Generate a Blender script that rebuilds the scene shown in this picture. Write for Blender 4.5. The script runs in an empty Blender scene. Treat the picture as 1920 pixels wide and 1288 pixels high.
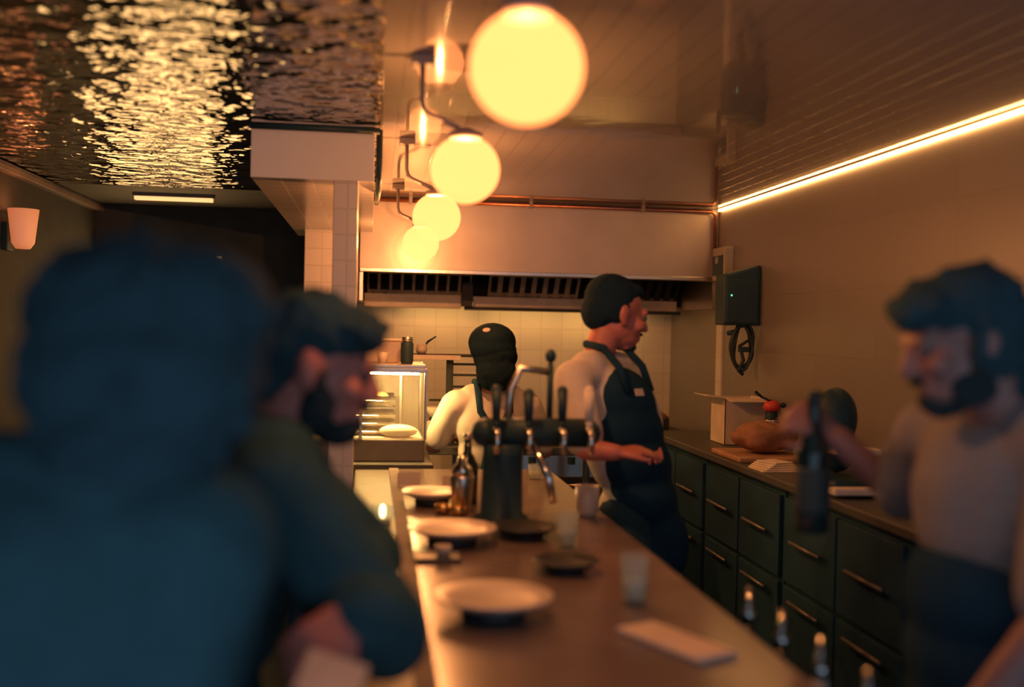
import bpy, bmesh, math, random
from mathutils import Vector, Matrix, Euler, noise
random.seed(7)
C = bpy.context.scene.collection
S = bpy.context.scene
PI = math.pi

# ------------------------------------------------------------------ camera, world, exposure
FPX = 2000.0
CAM = Vector((0, 0, 1.65))
yc = Vector(((696 - 960) / FPX, -(610 - 644) / FPX, -1.0)).normalized()      # room's long axis as the lens sees it
roll = math.radians(1.25)
ux, uy = math.sin(roll), math.cos(roll)
zc = Vector((ux, uy, -(ux * yc.x + uy * yc.y) / yc.z)).normalized()
xc = yc.cross(zc)
R = Matrix((xc, yc, zc))                      # rows = world axes in lens frame  -> lens-to-world
cd = bpy.data.cameras.new('camera')
cam = bpy.data.objects.new('camera', cd)
C.objects.link(cam)
cam.matrix_world = Matrix.Translation(CAM) @ R.to_4x4()
cd.sensor_width = 36.0
cd.lens = FPX / 1920 * 36.0
cd.clip_start = 0.05
cd.dof.use_dof = True
cd.dof.focus_distance = 5.3
cd.dof.aperture_fstop = 1.05
S.camera = cam

W = bpy.data.worlds.new('blue_fill')
S.world = W
W.use_nodes = True
bg = W.node_tree.nodes['Background']
bg.inputs[0].default_value = (0.48, 0.68, 0.90, 1)      # blue fill added to lift the blacks, let in by the open front
bg.inputs[1].default_value = 1.05

vs = S.view_settings
vs.view_transform = 'Standard'
vs.look = 'None'
vs.exposure = 0.0
vs.gamma = 1.0
vs.use_curve_mapping = False
S.cycles.max_bounces = 8
S.cycles.sample_clamp_indirect = 4.0
S.cycles.use_denoising = True

WARM = (1.0, 0.36, 0.105)
LAMP_W = (28.0, 56.0, 84.0, 84.0)          # watts of each globe, the near ones dimmed
CEIL = 2.425

# ------------------------------------------------------------------ materials
def nt(name):
    m = bpy.data.materials.new(name)
    m.use_nodes = True
    n = m.node_tree.nodes
    return m, n, m.node_tree.links, n['Principled BSDF']

def mat(name, col, rough=0.6, metal=0.0, var=0.12, scale=9.0, bump=0.0, bscale=60.0, spec=0.5):
    m, n, l, p = nt(name)
    tc = n.new('ShaderNodeTexCoord')
    nz = n.new('ShaderNodeTexNoise'); nz.inputs['Scale'].default_value = scale; nz.inputs['Detail'].default_value = 4
    l.new(tc.outputs['Object'], nz.inputs['Vector'])
    rp = n.new('ShaderNodeValToRGB')
    a = [max(0, c * (1 - var)) for c in col]; b = [min(1, c * (1 + var)) for c in col]
    rp.color_ramp.elements[0].color = (*a, 1); rp.color_ramp.elements[1].color = (*b, 1)
    rp.color_ramp.elements[0].position = 0.3; rp.color_ramp.elements[1].position = 0.7
    l.new(nz.outputs['Fac'], rp.inputs[0]); l.new(rp.outputs[0], p.inputs['Base Color'])
    p.inputs['Roughness'].default_value = rough
    p.inputs['Metallic'].default_value = metal
    p.inputs['Specular IOR Level'].default_value = spec
    if bump:
        n2 = n.new('ShaderNodeTexNoise'); n2.inputs['Scale'].default_value = bscale; n2.inputs['Detail'].default_value = 3
        l.new(tc.outputs['Object'], n2.inputs['Vector'])
        bp = n.new('ShaderNodeBump'); bp.inputs['Strength'].default_value = bump; bp.inputs['Distance'].default_value = 0.01
        l.new(n2.outputs['Fac'], bp.inputs['Height']); l.new(bp.outputs[0], p.inputs['Normal'])
    return m

def emis(name, col, strength, base=(0.8, 0.8, 0.8), see_through=False):
    m, n, l, p = nt(name)
    if see_through:                       # opal glass: glows and lets the bulb's light through
        e = n.new('ShaderNodeEmission'); e.inputs[0].default_value = (*col, 1); e.inputs[1].default_value = strength
        t = n.new('ShaderNodeBsdfTransparent'); t.inputs[0].default_value = (.3, .3, .3, 1)
        a = n.new('ShaderNodeAddShader')
        l.new(e.outputs[0], a.inputs[0]); l.new(t.outputs[0], a.inputs[1])
        l.new(a.outputs[0], n['Material Output'].inputs['Surface'])
        n.remove(p)
    else:
        p.inputs['Base Color'].default_value = (*base, 1)
        p.inputs['Emission Color'].default_value = (*col, 1)
        p.inputs['Emission Strength'].default_value = strength
    return m

def glass(name, col=(.9, .95, .92), rough=0.02, clear=0.82):
    m, n, l, p = nt(name)
    p.inputs['Base Color'].default_value = (*col, 1); p.inputs['Roughness'].default_value = rough
    t = n.new('ShaderNodeBsdfTransparent'); t.inputs[0].default_value = (*col, 1)
    mx = n.new('ShaderNodeMixShader'); mx.inputs[0].default_value = clear
    l.new(p.outputs[0], mx.inputs[1]); l.new(t.outputs[0], mx.inputs[2])
    l.new(mx.outputs[0], n['Material Output'].inputs['Surface'])
    return m

def tile(name, axes, col, grout, bw, bh, rough=0.25, offset=0.0, mortar=0.004):
    m, n, l, p = nt(name)
    tc = n.new('ShaderNodeTexCoord'); sp = n.new('ShaderNodeSeparateXYZ'); cb = n.new('ShaderNodeCombineXYZ')
    l.new(tc.outputs['Object'], sp.inputs[0])
    l.new(sp.outputs[axes[0]], cb.inputs[0]); l.new(sp.outputs[axes[1]], cb.inputs[1])
    b = n.new('ShaderNodeTexBrick')
    b.offset = offset
    b.inputs['Color1'].default_value = (*col, 1); b.inputs['Color2'].default_value = (*[c * .93 for c in col], 1)
    b.inputs['Mortar'].default_value = (*grout, 1)
    b.inputs['Scale'].default_value = 1.0
    b.inputs['Mortar Size'].default_value = mortar
    b.inputs['Brick Width'].default_value = bw; b.inputs['Row Height'].default_value = bh
    l.new(cb.outputs[0], b.inputs['Vector']); l.new(b.outputs['Color'], p.inputs['Base Color'])
    nz = n.new('ShaderNodeTexNoise'); nz.inputs['Scale'].default_value = 3.5
    l.new(tc.outputs['Object'], nz.inputs['Vector'])
    ad = n.new('ShaderNodeMath'); ad.operation = 'SUBTRACT'
    l.new(nz.outputs['Fac'], ad.inputs[0]); l.new(b.outputs['Fac'], ad.inputs[1])
    bp = n.new('ShaderNodeBump'); bp.inputs['Strength'].default_value = .35; bp.inputs['Distance'].default_value = .004
    l.new(ad.outputs[0], bp.inputs['Height']); l.new(bp.outputs[0], p.inputs['Normal'])
    p.inputs['Roughness'].default_value = rough
    return m

def rippled_steel():
    m, n, l, p = nt('rippled steel')
    tc = n.new('ShaderNodeTexCoord')
    p.inputs['Base Color'].default_value = (.42, .385, .35, 1)
    p.inputs['Metallic'].default_value = 1.0; p.inputs['Roughness'].default_value = .06
    n1 = n.new('ShaderNodeTexNoise'); n1.inputs['Scale'].default_value = 9.0; n1.inputs['Detail'].default_value = 2.0; n1.inputs['Roughness'].default_value = .45
    l.new(tc.outputs['Object'], n1.inputs['Vector'])
    bp = n.new('ShaderNodeBump'); bp.inputs['Strength'].default_value = 1.0; bp.inputs['Distance'].default_value = .032
    l.new(n1.outputs['Fac'], bp.inputs['Height']); l.new(bp.outputs[0], p.inputs['Normal'])
    return m

def plank_ceiling():
    m, n, l, p = nt('glossy plank ceiling')
    tc = n.new('ShaderNodeTexCoord'); sp = n.new('ShaderNodeSeparateXYZ'); l.new(tc.outputs['Object'], sp.inputs[0])
    mu = n.new('ShaderNodeMath'); mu.operation = 'MULTIPLY'; mu.inputs[1].default_value = 1 / .085
    l.new(sp.outputs[0], mu.inputs[0])
    fr = n.new('ShaderNodeMath'); fr.operation = 'FRACT'; l.new(mu.outputs[0], fr.inputs[0])
    pg = n.new('ShaderNodeMath'); pg.operation = 'PINGPONG'; pg.inputs[1].default_value = .5; l.new(fr.outputs[0], pg.inputs[0])
    gr = n.new('ShaderNodeMath'); gr.operation = 'GREATER_THAN'; gr.inputs[1].default_value = .035; l.new(pg.outputs[0], gr.inputs[0])
    mx = n.new('ShaderNodeMix'); mx.data_type = 'RGBA'
    mx.inputs[6].default_value = (.15, .13, .12, 1); mx.inputs[7].default_value = (.22, .195, .18, 1)
    l.new(gr.outputs[0], mx.inputs[0]); l.new(mx.outputs[2], p.inputs['Base Color'])
    nz = n.new('ShaderNodeTexNoise'); nz.inputs['Scale'].default_value = 4.0; l.new(tc.outputs['Object'], nz.inputs['Vector'])
    b2 = n.new('ShaderNodeBump'); b2.inputs['Strength'].default_value = .25; b2.inputs['Distance'].default_value = .004
    l.new(nz.outputs['Fac'], b2.inputs['Height'])
    bp = n.new('ShaderNodeBump'); bp.inputs['Strength'].default_value = .12; bp.inputs['Distance'].default_value = .001
    l.new(gr.outputs[0], bp.inputs['Height']); l.new(b2.outputs[0], bp.inputs['Normal']); l.new(bp.outputs[0], p.inputs['Normal'])
    p.inputs['Roughness'].default_value = .06
    p.inputs['IOR'].default_value = 2.1
    return m

M = {}
M['ripple'] = rippled_steel()
M['planks'] = plank_ceiling()
M['plain_ceiling'] = mat('dark painted ceiling', (.10, .10, .10), .7)
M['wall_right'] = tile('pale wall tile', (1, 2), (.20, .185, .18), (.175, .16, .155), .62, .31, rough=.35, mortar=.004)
M['wall_back'] = tile('white back tile', (0, 2), (.66, .60, .54), (.55, .5, .45), .15, .15, rough=.3)
M['wall_dark'] = mat('dark plaster', (.05, .06, .065), .8, bump=.2)
M['floor'] = tile('dark floor tile', (0, 1), (.016, .04, .06), (.012, .03, .045), .3, .3, rough=.4)
M['white_tile'] = tile('white pier tile', (0, 2), (.62, .56, .50), (.5, .45, .4), .10, .10, rough=.3)
M['soffit'] = tile('pale soffit tile', (0, 1), (.55, .50, .46), (.75, .7, .62), .12, .12, rough=.2, mortar=.003)
M['steel'] = mat('brushed steel', (.62, .58, .53), .33, 1.0, var=.06, bump=.08, bscale=25)
M['hood'] = mat('hood steel', (.44, .38, .335), .38, .35, var=.12, scale=3.0, bump=.15, bscale=5)
M['chrome'] = mat('chrome', (.8, .78, .75), .12, 1.0, var=.03)
M['dark_metal'] = mat('blackened metal', (.022, .05, .062), .5, 0.0, spec=.3)
M['slot'] = mat('greasy filter slot', (.010, .013, .015), .7, spec=.1)
M['soot'] = mat('sooty black metal', (.022, .024, .026), .5, spec=.3)
M['filter_steel'] = mat('greasy filter steel', (.42, .37, .31), .45, .25, var=.15)
M['copper'] = mat('copper pipe', (.42, .18, .12), .35, 1.0)
M['conduit'] = mat('painted conduit', (.24, .20, .19), .5)
M['handle'] = mat('dull handle metal', (.16, .15, .14), .4, .7)
M['stone'] = mat('polished stone', (.20, .15, .14), .2, 0, var=.3, scale=2.6, spec=.7)
M['strip'] = mat('pale stone edging', (.24, .185, .165), .75, 0, var=.15, spec=.15)
M['ledge'] = mat('varnished wood ledge', (.10, .065, .05), .5, 0, var=.2, scale=14)
M['dark_wood'] = mat('dark blue painted panel', (.012, .05, .088), .6, 0, var=.2, scale=8, spec=.3)
M['worktop'] = mat('dull steel worktop', (.07, .07, .07), .45, .0)
M['fridge'] = mat('dark fridge front', (.013, .055, .095), .6, spec=.25)
M['plate'] = mat('glazed stoneware', (.62, .52, .45), .3)
M['dark_plate'] = mat('dark stoneware', (.04, .045, .05), .35)
M['brass'] = mat('brass', (.8, .5, .18), .25, 1.0)
M['paper'] = mat('paper', (.72, .62, .52), .8)
M['card'] = mat('white corrugated card', (.66, .56, .46), .8)
M['napkin'] = mat('cloth napkin', (.74, .58, .46), .9)
M['case_base'] = mat('dark grey case base', (.13, .115, .105), .5)
M['bread'] = mat('bread crust', (.34, .17, .10), .75, var=.35, scale=14, bump=.5, bscale=40)
M['board'] = mat('wooden board', (.46, .27, .17), .55, var=.2)
M['red'] = mat('red plastic', (.65, .06, .04), .4)
M['black'] = mat('black plastic', (.018, .05, .065), .5, spec=.3)
M['cable'] = mat('black cable rubber', (.012, .028, .036), .55)
M['box_grey'] = mat('grey plastic housing', (.32, .28, .25), .5)
M['green_led'] = emis('green indicator', (.05, 1, .55), 1.2)
M['skin'] = mat('skin', (.52, .22, .17), .5, var=.08, scale=20)
M['skin_warm'] = mat('ruddy skin', (.56, .19, .15), .5, var=.08, scale=20)
M['hair'] = mat('black hair', (.032, .066, .085), .9, bump=.5, bscale=90, spec=.05)
M['hair_short'] = mat('short dark hair', (.012, .03, .048), .9, bump=.6, bscale=160, spec=.1)
M['beard'] = mat('dark beard', (.032, .045, .052), .9, bump=.6, bscale=170, spec=.05)
M['coat'] = mat('dark wool coat', (.042, .098, .12), .95, var=.1, scale=30, spec=.02)
M['trousers'] = mat('dark trousers', (.03, .07, .09), .9, spec=.1)
M['shoe'] = mat('black shoe leather', (.014, .022, .028), .5)
M['tee'] = mat('white cotton', (.70, .62, .55), .9, spec=.1)
M['apron'] = mat('black apron cloth', (.013, .045, .08), .9, spec=.1)
M['print'] = mat('pale print', (.42, .36, .33), .8)
M['hair_dark'] = mat('black long hair', (.010, .020, .028), .9, bump=.4, bscale=90, spec=.05)
M['skin_shaded'] = mat('shaded skin', (.30, .14, .12), .55, var=.08, scale=20)  # skin colour darkened to stand in for shade on the near bartender
M['tee_shaded'] = mat('shaded white cotton', (.25, .235, .24), .95, spec=.05)  # white cotton with the bartender's shade put into its colour
M['cap'] = mat('black cap cloth', (.010, .022, .032), .9, spec=.05)
M['eye'] = mat('eye', (.12, .09, .08), .2)
M['glass'] = glass('clear glass')
M['case_glass'] = glass('display case glass', (.95, .95, .9), .02, .88)
M['bottle'] = mat('dark bottle glass', (.010, .026, .030), .12)
M['label_paper'] = mat('bottle label', (.03, .05, .055), .7)
M['globe'] = emis('opal globe', (1.0, .265, .072), 2.6, see_through=True)
M['led'] = emis('led strip', (1.0, .45, .13), 17.0)
M['case_lamp'] = emis('display case lamp', (1.0, .60, .2), 360.0)
M['hood_lamp'] = emis('hood lamp', (1.0, .53, .14), 8.5)
M['batten'] = emis('lit batten', (1.0, .55, .2), 1.3)
M['lit_pane'] = emis('lit pane', (1.0, .56, .2), 3.2)
M['sconce'] = emis('amber sconce', (1.0, .24, .07), .5)
M['flame'] = emis('candle flame', (1.0, .72, .35), 8.0)
M['food'] = mat('browned pastry', (.55, .33, .14), .6, var=.3, scale=20)
M['dough'] = mat('pale dough', (.72, .66, .55), .6)

# ------------------------------------------------------------------ mesh helpers
LOC = {}

def tag(o, label, cat, group=None):
    o['label'] = label; o['category'] = cat
    if group: o['group'] = group
    return o

def thing(name, label, cat, loc=(0, 0, 0), group=None):
    o = bpy.data.objects.new(name, None)
    C.objects.link(o)
    o.location = loc
    o.empty_display_size = .1
    LOC[o] = Vector(loc)
    return tag(o, label, cat, group)

def frame_from(d):
    d = Vector(d).normalized()
    return d.to_track_quat('Z', 'Y').to_matrix().to_4x4()

class G:
    def __init__(s): s.bm = bmesh.new()
    def box(s, x0, x1, y0, y1, z0, z1, rot=None, piv=None):
        mtx = Matrix.Translation(((x0 + x1) / 2, (y0 + y1) / 2, (z0 + z1) / 2)) @ Matrix.Diagonal((abs(x1 - x0), abs(y1 - y0), abs(z1 - z0), 1))
        if rot is not None:
            p = Vector(piv) if piv is not None else Vector(((x0 + x1) / 2, (y0 + y1) / 2, (z0 + z1) / 2))
            mtx = Matrix.Translation(p) @ Euler(rot).to_matrix().to_4x4() @ Matrix.Translation(-p) @ mtx
        bmesh.ops.create_cube(s.bm, size=1.0, matrix=mtx); return s
    def ell(s, c, r, rot=None, sub=3):
        if not hasattr(r, '__len__'): r = (r, r, r)
        m = Matrix.Translation(c)
        if rot is not None: m = m @ (rot if isinstance(rot, Matrix) else Euler(rot).to_matrix().to_4x4())
        bmesh.ops.create_icosphere(s.bm, subdivisions=sub, radius=1.0, matrix=m @ Matrix.Diagonal((*r, 1))); return s
    def cone(s, a, b, ra, rb, seg=20, caps=True):
        a, b = Vector(a), Vector(b); d = b - a
        if d.length < 1e-6: return s
        bmesh.ops.create_cone(s.bm, cap_ends=caps, segments=seg, radius1=ra, radius2=rb, depth=d.length,
                              matrix=Matrix.Translation((a + b) / 2) @ frame_from(d)); return s
    def cap(s, a, b, ra, rb=None):
        rb = ra if rb is None else rb
        s.cone(a, b, ra, rb); s.ell(a, ra, sub=2); s.ell(b, rb, sub=2); return s
    def chain(s, pts, rs):
        for i in range(len(pts) - 1): s.cap(pts[i], pts[i + 1], rs[i], rs[i + 1])
        return s
    def lathe(s, c, prof, seg=32):
        rings = []
        for r, z in prof:
            rings.append([s.bm.verts.new((c[0] + r * math.cos(2 * PI * k / seg), c[1] + r * math.sin(2 * PI * k / seg), c[2] + z)) for k in range(seg)])
        for a, b in zip(rings, rings[1:]):
            for k in range(seg):
                s.bm.faces.new((a[k], a[(k + 1) % seg], b[(k + 1) % seg], b[k]))
        if prof[0][0] > 1e-4: s.bm.faces.new(rings[0][::-1])
        if prof[-1][0] > 1e-4: s.bm.faces.new(rings[-1])
        return s
    def tube(s, pts, r, seg=10):
        pts = [Vector(p) for p in pts]
        prev = None; up = None
        for i, p in enumerate(pts):
            t = ((pts[min(i + 1, len(pts) - 1)] - pts[max(i - 1, 0)])).normalized()
            if up is None: up = t.orthogonal().normalized()
            up = (up - t * up.dot(t)).normalized(); sd = t.cross(up)
            rr = r[i] if hasattr(r, '__len__') else r
            ring = [s.bm.verts.new(p + (up * math.cos(2 * PI * k / seg) + sd * math.sin(2 * PI * k / seg)) * rr) for k in range(seg)]
            if prev:
                for k in range(seg): s.bm.faces.new((prev[k], prev[(k + 1) % seg], ring[(k + 1) % seg], ring[k]))
            else: s.bm.faces.new(ring[::-1])
            prev = ring
        s.bm.faces.new(prev); return s
    def prism(s, poly, x0, x1):                       # polygon in (y,z) pushed along x
        a = [s.bm.verts.new((x0, y, z)) for y, z in poly]; b = [s.bm.verts.new((x1, y, z)) for y, z in poly]
        n = len(poly)
        s.bm.faces.new(a); s.bm.faces.new(b[::-1])
        for k in range(n): s.bm.faces.new((a[k], b[k], b[(k + 1) % n], a[(k + 1) % n]))
        return s
    def build(s, name, m, parent=None, loc=None, smooth=False, bevel=0.0, voxel=0.0, relax=0, wob=0.0, wobs=30.0):
        if parent is not None: base = LOC[parent]
        else: base = Vector(loc) if loc is not None else Vector((0, 0, 0))
        bmesh.ops.recalc_face_normals(s.bm, faces=s.bm.faces)
        bmesh.ops.translate(s.bm, verts=s.bm.verts, vec=-base)
        me = bpy.data.meshes.new(name); s.bm.to_mesh(me); s.bm.free()
        o = bpy.data.objects.new(name, me); C.objects.link(o)
        if voxel:
            rm = o.modifiers.new('r', 'REMESH'); rm.mode = 'VOXEL'; rm.voxel_size = voxel
            if relax:
                sm = o.modifiers.new('s', 'SMOOTH'); sm.iterations = relax; sm.factor = .5
            ev = o.evaluated_get(bpy.context.evaluated_depsgraph_get())
            me2 = bpy.data.meshes.new_from_object(ev)
            o.modifiers.clear(); o.data = me2; bpy.data.meshes.remove(me); me = me2
            me.name = name
            if wob:
                for v in me.vertices:
                    v.co += v.normal * wob * noise.noise((v.co + base) * wobs)
            smooth = True
        if bevel:
            bv = o.modifiers.new('b', 'BEVEL'); bv.width = bevel; bv.segments = 2; bv.limit_method = 'ANGLE'
        if smooth:
            for p in me.polygons: p.use_smooth = True
        me.materials.clear(); me.materials.append(m)
        if parent is not None:
            o.parent = parent; LOC[o] = base
        else:
            o.location = base; LOC[o] = base
        return o

def struct(name, g, m, **k):
    o = g.build(name, m, **k); o['kind'] = 'structure'; return o

def clone(root, loc, label=None, group=None):
    r = root.copy(); C.objects.link(r); r.location = loc
    if label: r['label'] = label
    if group: r['group'] = group
    for ch in list(root.children):
        c = ch.copy(); C.objects.link(c); c.parent = r
        for g_ in list(ch.children):
            d = g_.copy(); C.objects.link(d); d.parent = c
    return r

# ------------------------------------------------------------------ the room
XL, XR, YF, YB = -1.85, 2.15, -0.6, 7.5
struct('floor', G().box(XL - .1, XR + .1, YF, YB + .1, -.1, 0), M['floor'])
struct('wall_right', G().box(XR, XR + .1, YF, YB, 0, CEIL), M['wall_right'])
struct('wall_front_blocker', G().box(XL - .1, XR + .1, YF - .12, YF, 2.08, CEIL), M['wall_dark'])  # unseen header, added to keep the blue fill out of the hood steel
struct('wall_left', G().box(XL - .1, XL, YF, YB, 0, CEIL), M['wall_dark'])
struct('wall_back', G().box(-.36, XR + .1, YB, YB + .1, 0, CEIL), M['wall_back'])
struct('wall_back_left', G().box(XL - .1, -.36, YB, YB + .1, 0, CEIL), M['wall_dark'])
struct('ceiling_rippled', G().box(XL - .1, .02, YF, 6.4, CEIL, CEIL + .08), M['ripple'])
struct('ceiling_rear', G().box(XL - .1, .02, 6.4, YB + .1, CEIL, CEIL + .08), M['plain_ceiling'])
struct('ceiling', G().box(.02, XR + .1, YF, YB + .1, CEIL, CEIL + .08), M['planks'])
struct('wall_bulkhead', G().box(-.47, .0, 4.2, 6.9, CEIL - .215, CEIL), M['soffit'])
struct('wall_pier', G().box(-.155, -.06, 4.2, 4.34, 0, CEIL - .215), M['white_tile'], bevel=.004)
struct('wall_return', G().box(-.40, -.12, 6.45, 6.9, 0, CEIL - .215), M['white_tile'])
struct('trim_1', G().box(XR - .012, XR, 6.34, 6.44, 0, 1.9), M['wall_back'])
struct('trim_2', G().box(XL, XL + .05, 2.0, YB, CEIL - .05, CEIL - .005), M['conduit'], bevel=.004)
struct('trim_3', G().box(-.36, -.34, YB - .02, YB, 0, CEIL), M['conduit'])
# far window, lit from the yard behind, in two tall panes
wf = G()
for x0, x1 in ((-1.82, -1.78), (-1.42, -1.37), (-1.02, -.98)): wf.box(x0, x1, YB - .05, YB, 1.1, 2.09)
wf.box(-1.82, -.98, YB - .05, YB, 1.06, 1.1).box(-1.82, -.98, YB - .05, YB, 2.09, 2.13)
w = struct('window_1', wf, M['dark_metal'], bevel=.003)
G().box(-1.78, -1.42, YB - .03, YB - .01, 1.1, 2.09).box(-1.37, -1.02, YB - .03, YB - .01, 1.1, 2.09).build('pane', M['lit_pane'], w)

t = thing('ceiling_batten_light', 'thin lit batten lamp at the far end of the rippled ceiling', 'lamp', (-1.2, 6.75, CEIL))
G().box(-1.45, -.97, 6.72, 6.78, CEIL - .02, CEIL).build('housing', M['conduit'], t)
G().box(-1.44, -.98, 6.725, 6.775, CEIL - .04, CEIL - .02).build('diffuser', M['batten'], t)

t = thing('wall_sconce', 'amber wall sconce on the dark left wall', 'lamp', (XL, 5.7, 2.0))
G().box(XL, XL + .03, 5.65, 5.75, 1.99, 2.13).build('back_plate', M['dark_metal'], t, bevel=.004)
G().lathe((XL + .09, 5.7, 2.00), [(.035, 0), (.055, .03), (.075, .2), (.07, .2), (.05, .03), (.0, .02)]).build('lamp_shade', M['sconce'], t, smooth=True)
ld = bpy.data.lights.new('sconce_bulb', 'POINT'); ld.energy = .5; ld.color = (1, .25, .07); ld.shadow_soft_size = 0
lo = bpy.data.objects.new('sconce_bulb', ld); C.objects.link(lo); lo.parent = t; lo.location = (.10, 0, .23)

# led strip along the top of the right wall
t = thing('led_strip', 'glowing warm strip light along the top of the right wall', 'light strip', (XR, 4.8, CEIL - .02))
G().box(XR - .022, XR, 3.2, 6.44, CEIL - .006, CEIL).build('channel', M['steel'], t)
G().box(XR - .018, XR - .006, 3.2, 6.44, CEIL - .018, CEIL - .006).build('diffuser', M['led'], t)

# ------------------------------------------------------------------ globe lamps over the counter
GX, GZ, GR = .26, 2.105, .10
GY = [1.85, 3.08, 4.44, 5.88]
glabels = ['largest glowing round globe lamp, nearest the camera over the bar',
           'second glowing globe lamp from the camera, partly over the copper pipe',
           'third glowing globe lamp from the camera, between two neighbours',
           'smallest glowing globe lamp, hanging farthest back by the hood']
def globe_lamp(k):
    y = GY[k]
    t = thing('globe_lamp', glabels[k], 'lamp', (GX, y, CEIL), 'globe lamps over the bar')
    G().box(.10, .165, y - .035, y + .035, CEIL - .028, CEIL).build('ceiling_box', M['conduit'], t, bevel=.004)
    G().tube([(.132, y, CEIL - .02), (.132, y, CEIL - .125), (.138, y, CEIL - .15), (.155, y, CEIL - .165), (.235, y, CEIL - .198), (.255, y, CEIL - .215)], .008).build('arm', M['conduit'], t, smooth=True)
    G().lathe((GX, y, GZ + GR - .012), [(.045, 0), (.048, .018), (.03, .026), (.012, .034)]).build('holder', M['conduit'], t, smooth=True)
    G().ell((GX, y, GZ), (GR, GR, GR * .985), sub=5).build('globe', M['globe'], t, smooth=True)
    ld = bpy.data.lights.new('bulb', 'POINT'); ld.energy = LAMP_W[k]; ld.color = WARM; ld.shadow_soft_size = 0
    lo = bpy.data.objects.new('bulb', ld); C.objects.link(lo); lo.parent = t; lo.location = (0, 0, GZ - CEIL)
    return t
for k in range(4): globe_lamp(k)

t = thing('copper_pipe', 'long copper pipe running across the top of the hood front', 'pipe', (1.0, 6.43, 2.39))
G().tube([(.0, 6.44, 2.404), (2.09, 6.44, 2.404), (2.115, 6.44, 2.38), (2.115, 6.44, 2.10)], .013, 12).build('tube', M['copper'], t, smooth=True)
for x in (.22, .95, 1.65): G().box(x - .010, x + .010, 6.424, 6.458, 2.385, CEIL).build('bracket', M['conduit'], t)
t = thing('black_conduit', 'black conduit running down the right corner of the tiled bulkhead', 'conduit', (.015, 4.3, CEIL))
G().tube([(.018, 4.22, CEIL - .01), (.018, 4.22, CEIL - .2), (.018, 4.3, CEIL - .23), (.018, 6.3, CEIL - .06)], .013).build('pipe', M['dark_metal'], t, smooth=True)
G().tube([(-.47, 4.185, CEIL - .02), (.018, 4.185, CEIL - .02)], .014).build('cross_pipe', M['dark_metal'], t, smooth=True)

t = thing('steel_pole', 'thin shiny steel pole at the left end of the hood', 'pole', (-.10, 6.38, 0))
G().cone((-.10, 6.40, 0), (-.10, 6.40, CEIL - .216), .016, .016, 16).build('tube', M['chrome'], t, smooth=True)
G().lathe((-.10, 6.40, 0), [(.05, 0), (.05, .01), (.02, .02)]).build('foot_plate', M['chrome'], t)

# ------------------------------------------------------------------ extractor hood
HX0, HX1, HY, HZ = -.075, 2.145, 6.48, 1.985
t = thing('extractor_hood', 'wide stainless steel extractor hood above the cooking line', 'hood', (1.0, 6.9, HZ))
G().box(HX0, HX1, HY, HY + .02, HZ, CEIL - .002).build('front_panel', M['hood'], t)
G().box(HX0, HX1, HY - .012, HY + .03, HZ - .012, HZ + .012).build('lip', M['steel'], t, bevel=.003)
G().box(HX0, HX0 + .02, HY + .02, YB - .01, 1.80, CEIL - .002).build('side_panel', M['steel'], t)
G().box(HX1 - .02, HX1, HY + .02, YB - .01, 1.80, CEIL - .002).build('side_panel', M['steel'], t)
ya, yb, za, zb = 7.0, 7.22, 2.13, 1.87
G().box(HX0 + .02, HX1 - .02, yb + .02, YB - .02, 1.82, 2.12).build('plenum', M['slot'], t)
def bank(x0, x1, n, w_, mt):
    d = Vector((0, yb - ya, zb - za)); L = d.length; ang = math.atan2(d.z, d.y)
    g = G()
    def pl(xa, xb, s0, s1, th, off=0):
        c0 = Vector((0, ya, za)) + d * ((s0 + s1) / 2)
        g.box(xa, xb, c0.y - L * (s1 - s0) / 2, c0.y + L * (s1 - s0) / 2, c0.z - th / 2 + off, c0.z + th / 2 + off, rot=(ang, 0, 0))
    pl(x0, x1, 0, .5, .02); pl(x0, x1, .93, 1.0, .02)
    p = (x1 - x0) / n
    for k in range(n + 1):
        xm = x0 + p * k
        pl(max(x0, xm - w_), min(x1, xm + w_), .5, .93, .02)
    f = g.build('filter', mt, t, bevel=.002)
    g2 = G(); c0 = Vector((0, ya, za)) + d * .72
    g2.box(x0, x1, c0.y - L * .24, c0.y + L * .24, c0.z + .012, c0.z + .022, rot=(ang, 0, 0)).build('baffle', M['slot'], f)
    for k in range(n):
        xm = x0 + p * (k + .5); q = Vector((xm, ya, za)) + d * .97
        G().cone(q + Vector((-.012, -.008, -.004)), q + Vector((.012, -.008, -.004)), .005, .005, 8).build('clip', M['chrome'], f)
bank(-.03, .66, 9, .009, M['filter_steel'])
bank(.78, 1.40, 8, .016, M['filter_steel'])
bank(1.46, 2.10, 9, .018, M['soot'])
G().box(-.05, .60, yb - .02, yb + .03, 1.775, 1.868).build('grease_tray', M['filter_steel'], t, bevel=.003)
G().box(.68, 2.1, yb - .02, yb + .03, 1.79, 1.862).build('grease_gutter', M['filter_steel'], t, bevel=.003)
G().box(.62, 2.12, yb - .05, yb - .01, 1.768, 1.79).build('rail', M['soot'], t)
G().box(.60, .67, yb - .10, yb + .03, 1.79, 1.95).build('strut', M['soot'], t)
for x in (.45, 1.05, 1.6):
    G().box(x - .25, x + .25, 7.29, 7.37, 1.80, 1.819).build('hood_lamp', M['hood_lamp'], t)

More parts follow.
